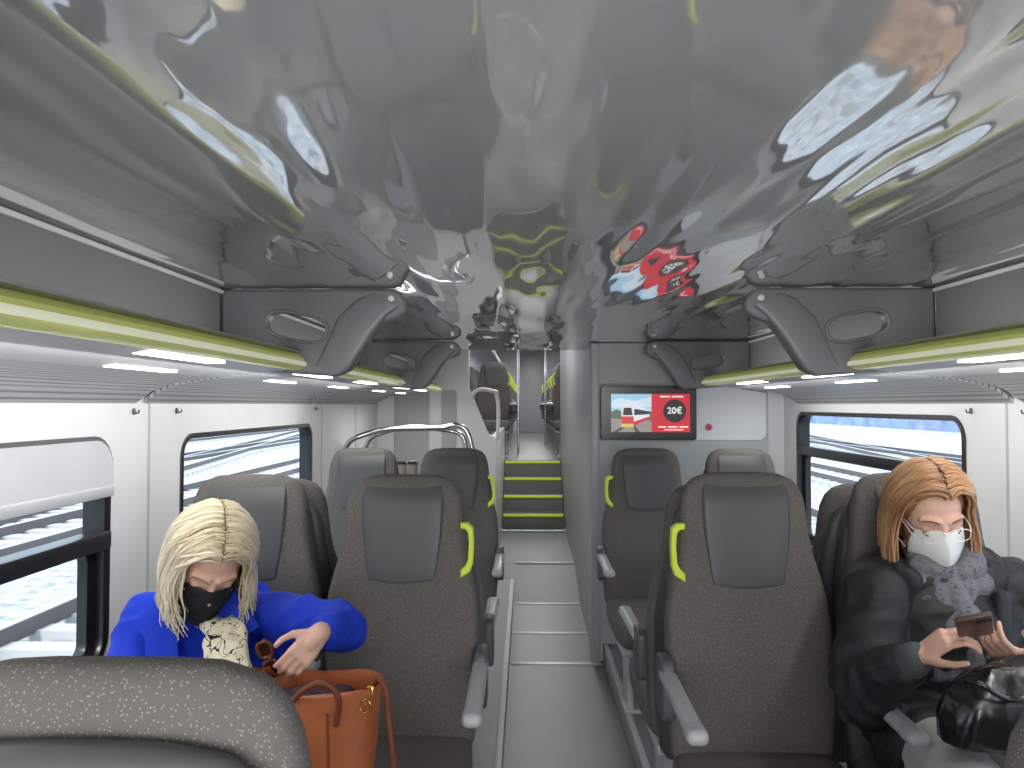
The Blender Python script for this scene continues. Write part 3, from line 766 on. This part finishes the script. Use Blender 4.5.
def glasses(M,m,ml,w=.024,h=.019,r=.0018,fold=False):
    ms=[];ln=[]
    for s in (-1,1):
        pts=[M@V((s*.031+w*math.copysign(abs(math.cos(a))**.7,math.cos(a)),0,h*math.copysign(abs(math.sin(a))**.7,math.sin(a)))) for a in [2*math.pi*k/16 for k in range(16)]]
        ms.append(tube(pts,r,cyc=True,res=3))
        ln.append(pydata('l',pts,[tuple(range(16))]))
        if fold: ms.append(tube([M@V((s*(.031+w),0,.008)),M@V((s*.058,.010,.006)),M@V((s*.02,.014+.003*s,.002)),M@V((-s*.045,.016+.003*s,-.008))],r))
        else: ms.append(tube([M@V((s*(.031+w),0,.008)),M@V((s*.066,.03,.006)),M@V((s*.072,.085,.004)),M@V((s*.070,.115,-.012))],r))
    ms.append(tube([M@V((-.009,0,.004)),M@V((0,-.004,.008)),M@V((.009,0,.004))],r))
    return merge(ms,m),merge(ln,ml)
M_tort=mat('tortoiseshell',(92,42,22),.2,var=.5,vscale=60)
gp=tips[0]+V((-.012,-.008,.018))
Mg=Matrix.Translation(gp)@Euler((math.radians(15),math.radians(70),math.radians(25))).to_matrix().to_4x4()@Matrix.Scale(.72,4)
sg=thing('sunglasses',gp,'folded brown tortoiseshell sunglasses held above the bag','sunglasses')
a,b=glasses(Mg,M_tort,mat('brown_lens',(50,24,15),.1),.025,.020,.0042,True); part(sg,'glasses_frame',a); part(sg,'lens',b)

# ----- brown bag on aisle seat
M_leather=mat('tan_leather',(180,100,58),.48,var=.18,vscale=14,bump=.25,bscale=60,bdist=.004)
M_leatherd=mat('brown_leather_dark',(120,60,34),.5)
M_gold=mat('gold_hardware',(205,165,90),.25,metal=1)
bc=V((-.455,1.69,.572))
bag=thing('handbag',bc,'tan brown leather tote bag standing open on the seat','handbag')
rings=[]
for t,wx,wy in ((0,.110,.055),(.01,.120,.066),(.10,.121,.072),(.20,.124,.070),(.28,.130,.068),(.318,.134,.066),(.321,.130,.060),(.29,.122,.056),(.10,.11,.05)):
    r=[]
    for j in range(40):
        a=2*math.pi*j/40
        sag=(-.024*math.exp(-((math.cos(a)+.1)/.45)**2) if t>.22 else 0)*(1 if math.sin(a)<0 else .3)
        r.append(bc+V((wx*math.copysign(abs(math.cos(a))**.5,math.cos(a))+.03*t,wy*math.copysign(abs(math.sin(a))**.65,math.sin(a))-.02*t,t+sag+(.010*math.cos(a) if t>.22 else 0)*-1)))
    rings.append(r)
me=loft(rings,M_leather); disp(me,.014,9,2)
part(bag,'bag_body',me)
U=.022
part(bag,'bag_handle',tube([bc+V((-.075,-.075,.22+U)),bc+V((-.085,-.085,.285+U)),bc+V((-.11,-.075,.318+U)),bc+V((-.135,-.02,.312+U)),bc+V((-.11,.03,.29+U))],.0065,M_leatherd))
part(bag,'bag_handle',tube([bc+V((.06,-.078,.22+U)),bc+V((.065,-.09,.285+U)),bc+V((.04,-.095,.312+U)),bc+V((-.0,-.090,.300+U)),bc+V((-.03,-.080,.27+U))],.0065,M_leatherd))
part(bag,'shoulder_strap',tube([bc+V((.120,.0,.29)),bc+V((.145,-.03,.318)),bc+V((.163,-.04,.24)),bc+V((.180,-.05,.09)),bc+V((.185,-.06,.0))],.006,M_leatherd),label='dark brown strap')
part(bag,'stitched_seam',tube([bc+V((.045,-.087,.27)),bc+V((.047,-.088,.13)),bc+V((.045,-.084,.01))],.003,M_leatherd))
part(bag,'clasp',merge([rbox(bc+V((.125,-.045,.30)),(.016,.010,.026),.004,2),tube([bc+V((.110,-.065,.285)),bc+V((.125,-.068,.290)),bc+V((.125,-.068,.268)),bc+V((.110,-.065,.268))],.002,cyc=True)],M_gold))
part(bag,'bag_contents',blob([('s',bc+V((-.03,0,.262)),(.06,.03,.035)),('s',bc+V((.05,0,.268)),(.04,.03,.030))],.006,mat('dark_contents',(70,52,60),.7),1),label='folded cloth inside')

# ----- person in black
hc=V((1.030,2.0,1.200))
MR=Matrix.Translation(hc)@Euler((math.radians(25),math.radians(-5),math.radians(-4)),'XYZ').to_matrix().to_4x4()
pr=thing('person',(1.08,2.0,.57),'person in black parka, white mask and glasses, holding a phone','person')
chest=V((1.06,1.97,.90)); pel=V((1.08,1.99,.68)); nb=V((1.055,2.01,1.06))
shA=V((.895,1.99,1.015)); shB=V((1.235,1.99,1.015)); elA=V((.810,1.87,.80)); elB=V((1.30,1.84,.80))
wrA=P(911,652,1.69); wrB=P(1014,654,1.67)
spec=head_spec(MR)
spec+=[('c',MR@V((0,.035,-.10)),nb,.046,.050),('s',chest+V((0,.01,0)),(.14,.085,.15)),('s',pel,(.15,.11,.11)),('c',chest,pel,.10,.11),
 ('c',nb,shA,.036,.038),('c',nb,shB,.036,.038),('c',shA,elA,.042,.036),('c',elA,wrA,.034,.024),('c',shB,elB,.042,.036),('c',elB,wrB,.034,.024)]
pc=P(966,622,1.60)
fA=V((.55,-.38,.62)); fB=V((-.78,-.32,.30))
hA,tA=hand_spec(wrA,fA,V((.5,.1,-.5)),-1,curl=(.45,.75,.5),sc=.82,spread=.04)
hB,tB=hand_spec(wrB,fB,V((-.1,.35,.9)),-1,curl=(.40,.70,.5),sc=.82,spread=.04)
spec+=hA+hB
kx=(.875,1.06)
for q in (0,1):
    hip=pel+V((-.10+q*.185,-.02,0)); kn=V((kx[q],1.50,.70)); an=V((kx[q],1.53,.22))
    spec+=[('c',hip,kn,.075,.055),('c',kn,an,.050,.034),('c',an,an+V((0,-.14,-.06)),.030,.026)]
part(pr,'body',blob(spec,.0036,M_skinR,2),label='fair skinned body with lowered head')
face_bits(pr,MR,('b',(135,92,60)))
part(pr,'face_mask',mask_mesh(MR,'ffp',M_wmask,1.04),label='white folded respirator mask')
part(pr,'hair',hair_mesh(MR,340,.235,84,M_auburn,seed=5,flare=.11,side_len=(1.1,.80),wav=.008,r0=.0030,curlin=-.01,part_x=.008,a_start=38,lift=.003,vol=.006,fr=.12,messy=4),label='straight auburn shoulder length hair')
Mg=MR@Matrix.Translation((0,-.102,.003))
a,b=glasses(Mg,mat('pale_glasses_frame',(225,222,215),.3),M_glass,.024,.017,.0012)
part(pr,'eyeglasses',a,label='thin pale rimmed eyeglasses')
cs=[('s',chest+V((0,.0,-.02)),(.20,.140,.20)),('s',pel+V((0,0,.02)),(.215,.155,.15)),('c',nb+V((0,.01,-.05)),shA,.072,.074),('c',nb+V((0,.01,-.05)),shB,.072,.074),
 ('c',shA,elA,.080,.078,.13),('c',elA,wrA.lerp(elA,.30),.074,.056,.13),('c',shB,elB,.080,.074,.13),('c',elB,wrB.lerp(elB,.22),.070,.054,.13),
 ('c',pel+V((-.10,0,0)),V((.93,1.84,.69)),.125,.10),('c',pel+V((.09,0,0)),V((1.22,1.72,.68)),.125,.10)]
coat=blob(cs,.0055,M_parka,2)
disp(coat,.008,8,8); folds(coat,.010,10,(.7,-.3,.2),6); folds(coat,.006,22,(1,0,.2),3)
part(pr,'parka',coat,label='black quilted parka')
hd=[]
for k in range(22):
    a=math.pi*(-.20+1.40*k/21); hd.append(('s',nb+V((.125*math.cos(a),-.015+.085*math.sin(a),-.005+.035*math.sin(a))),(.034,.034,.050)))
hm=blob(hd,.006,M_parka,4); folds(hm,.008,16,(0,0,1),4); part(pr,'hood',hm,label='folded black hood around the collar')
part(pr,'zip_placket',blob([('c',nb+V((.085,-.13,-.04)),nb+V((.065,-.165,-.17)),.020,.022),('c',nb+V((.065,-.165,-.17)),nb+V((.05,-.165,-.26)),.022,.02)],.006,M_parka,3))
ss=[]
for lvl,(rr,zz) in enumerate(((.072,.030),(.088,-.012))):
    for k in range(18):
        a=2*math.pi*k/18; ss.append(('s',nb+V((rr*math.cos(a)-.005,-.030+(rr*.80)*math.sin(a),zz+.02*math.sin(a))),(.030,.028,.030)))
path=[nb+V((-.015,-.10,-.02)),nb+V((-.02,-.15,-.08)),nb+V((-.015,-.17,-.15)),nb+V((-.01,-.165,-.22))]
for a,b in zip(path,path[1:]):
    for o in (-.07,-.035,.0,.035,.06): ss.append(('c',a+V((o,abs(o)*.4,0)),b+V((o*.9,abs(o)*.4,0)),.022,.020))
s_=blob(ss,.005,M_scarfR,2); disp(s_,.006,14,6); folds(s_,.014,14,(.8,.0,.5),7); part(pr,'scarf',s_,label='grey patterned knitted scarf')
part(pr,'sleeve_cuff',blob([('c',wrA.lerp(elA,.27),wrA.lerp(elA,.06),.042,.036)],.004,mat('grey_rib_cuff',(84,88,90),.9,bump=.4,bscale=200),1),label='grey ribbed sweater cuff')
tr=blob([('c',pel+V((-.10+q*.185,0,0)),V((kx[q],1.50,.70)),.092,.074) for q in (0,1)]+[('c',V((kx[q],1.50,.70)),V((kx[q],1.53,.24)),.066,.05) for q in (0,1)],.008,M_jeans,3)
folds(tr,.006,20,(0,1,0),2)
part(pr,'trousers',tr,label='pale grey jeans')
for q in (0,1):
    an=V((kx[q],1.53,.2)); part(pr,'boot',blob([('c',an+V((0,0,.10)),an+V((0,.01,-.03)),.046,.042),('c',an+V((0,.01,-.045)),an+V((0,-.15,-.055)),.036,.032)],.006,M_boot,2))
Mp=Matrix.Translation(pc)@Euler((math.radians(-30),math.radians(-18),math.radians(-22))).to_matrix().to_4x4()
ph=thing('smartphone',pc,'smartphone in bronze case held in both hands','phone')
def pm(nm,c,s,bv,sg_,m):
    q=rbox(c,s,bv,sg_,m); q.transform(Mp); part(ph,nm,q)
pm('phone_case',(0,0,0),(.068,.138,.010),.004,3,mat('bronze_case',(96,70,60),.35))
pm('camera_module',(.018,-.050,-.0062),(.028,.026,.003),.001,2,M_black)
pm('phone_screen',(0,0,.0056),(.062,.130,.001),.0004,1,M_black)
# black handbag
hb=V((.975,1.58,.830))
M_patent=mat('black_patent',(20,20,22),.25,coat=.4,bump=.5,bscale=14,bdist=.015)
bg=thing('handbag',hb,'glossy black patent leather handbag resting on the lap','handbag')
rings=[]
for t,wx,wy in ((0,.12,.05),(.012,.140,.068),(.06,.158,.078),(.11,.150,.066),(.145,.13,.045),(.165,.105,.02)):
    rings.append([hb+V((wx*math.copysign(abs(math.cos(a))**.6,math.cos(a))+t*.2,wy*math.sin(a),t-.03+.02*math.cos(a)*t/.165)) for a in [2*math.pi*j/48 for j in range(48)]])
me=loft(rings,M_patent); disp(me,.012,14,4); folds(me,.008,20,(.3,0,1),3)
part(bg,'bag_body',me)
part(bg,'bag_strap',tube([hb+V((-.11,-.04,.10)),hb+V((-.12,-.075,.12)),hb+V((-.05,-.085,.09)),hb+V((.04,-.08,.125)),hb+V((.12,-.06,.15)),hb+V((.15,-.02,.13))],.006,M_patent))
part(bg,'metal_tag',rbox(hb+V((-.02,-.090,.015)),(.026,.006,.026),.003,2,M_chrome),label='small square metal tag')

# ================================================================ LIGHT
w=bpy.data.worlds.new('World'); SC.world=w; w.use_nodes=True; nt=w.node_tree
bg_=nt.nodes['Background']; bg_.inputs[0].default_value=(.80,.89,1,1); bg_.inputs[1].default_value=2.7
sun=bpy.data.objects.new('sun',bpy.data.lights.new('sun','SUN')); sun.data.energy=3.6; sun.data.angle=.01; sun.data.color=(1,.96,.89)
sun.rotation_euler=(math.radians(48),0,math.radians(-14)); COL.objects.link(sun)
def area(loc,sx,sy,e,rot=(0,0,0),col=(1,.99,.98)):  # shared by the LED strips and by added fills without a fixture
    l=bpy.data.lights.new('lamp','AREA'); l.shape='RECTANGLE'; l.size=sx; l.size_y=sy; l.energy=e; l.color=col
    o=bpy.data.objects.new('lamp',l); o.location=loc; o.rotation_euler=rot; COL.objects.link(o)
for y in (-1.3,.6,1.9,3.4):
    area((C-.93,y,1.555),.05,1.3,4.5,(0,math.radians(35),0)); area((C+.93,y,1.555),.05,1.3,4.5,(0,math.radians(-35),0))
for y0,y1 in ((-1.46,.42),(.46,2.345),(2.395,4.275)):
    y=(y0+y1)/2; L=y1-y0-.1
    area((C-.885,y,1.70),.04,L,.9,(0,math.radians(90),0)); area((C+.885,y,1.70),.04,L,.9,(0,math.radians(-90),0))  # added fill inside the racks, brightens back panels, no fixture there
area((C,-2.3,1.15),2.2,1.2,100,(math.radians(-97)+math.pi,0,0))  # added unseen fill behind the camera for ceiling and seat fronts
area((-.7,5.3,1.5),.3,.8,5); 
for y in (7,10,13,16): area((.15,y,2.78),.5,1.5,28)

cam=bpy.data.objects.new('camera',bpy.data.cameras.new('camera')); COL.objects.link(cam)
cam.location=(0,0,CZ); cam.data.lens=27.07; cam.data.sensor_width=36; cam.data.clip_start=.02; cam.data.clip_end=400
cam.rotation_euler=(math.radians(91.56),0,math.radians(1.04))
SC.camera=cam
SC.view_settings.view_transform='Standard'
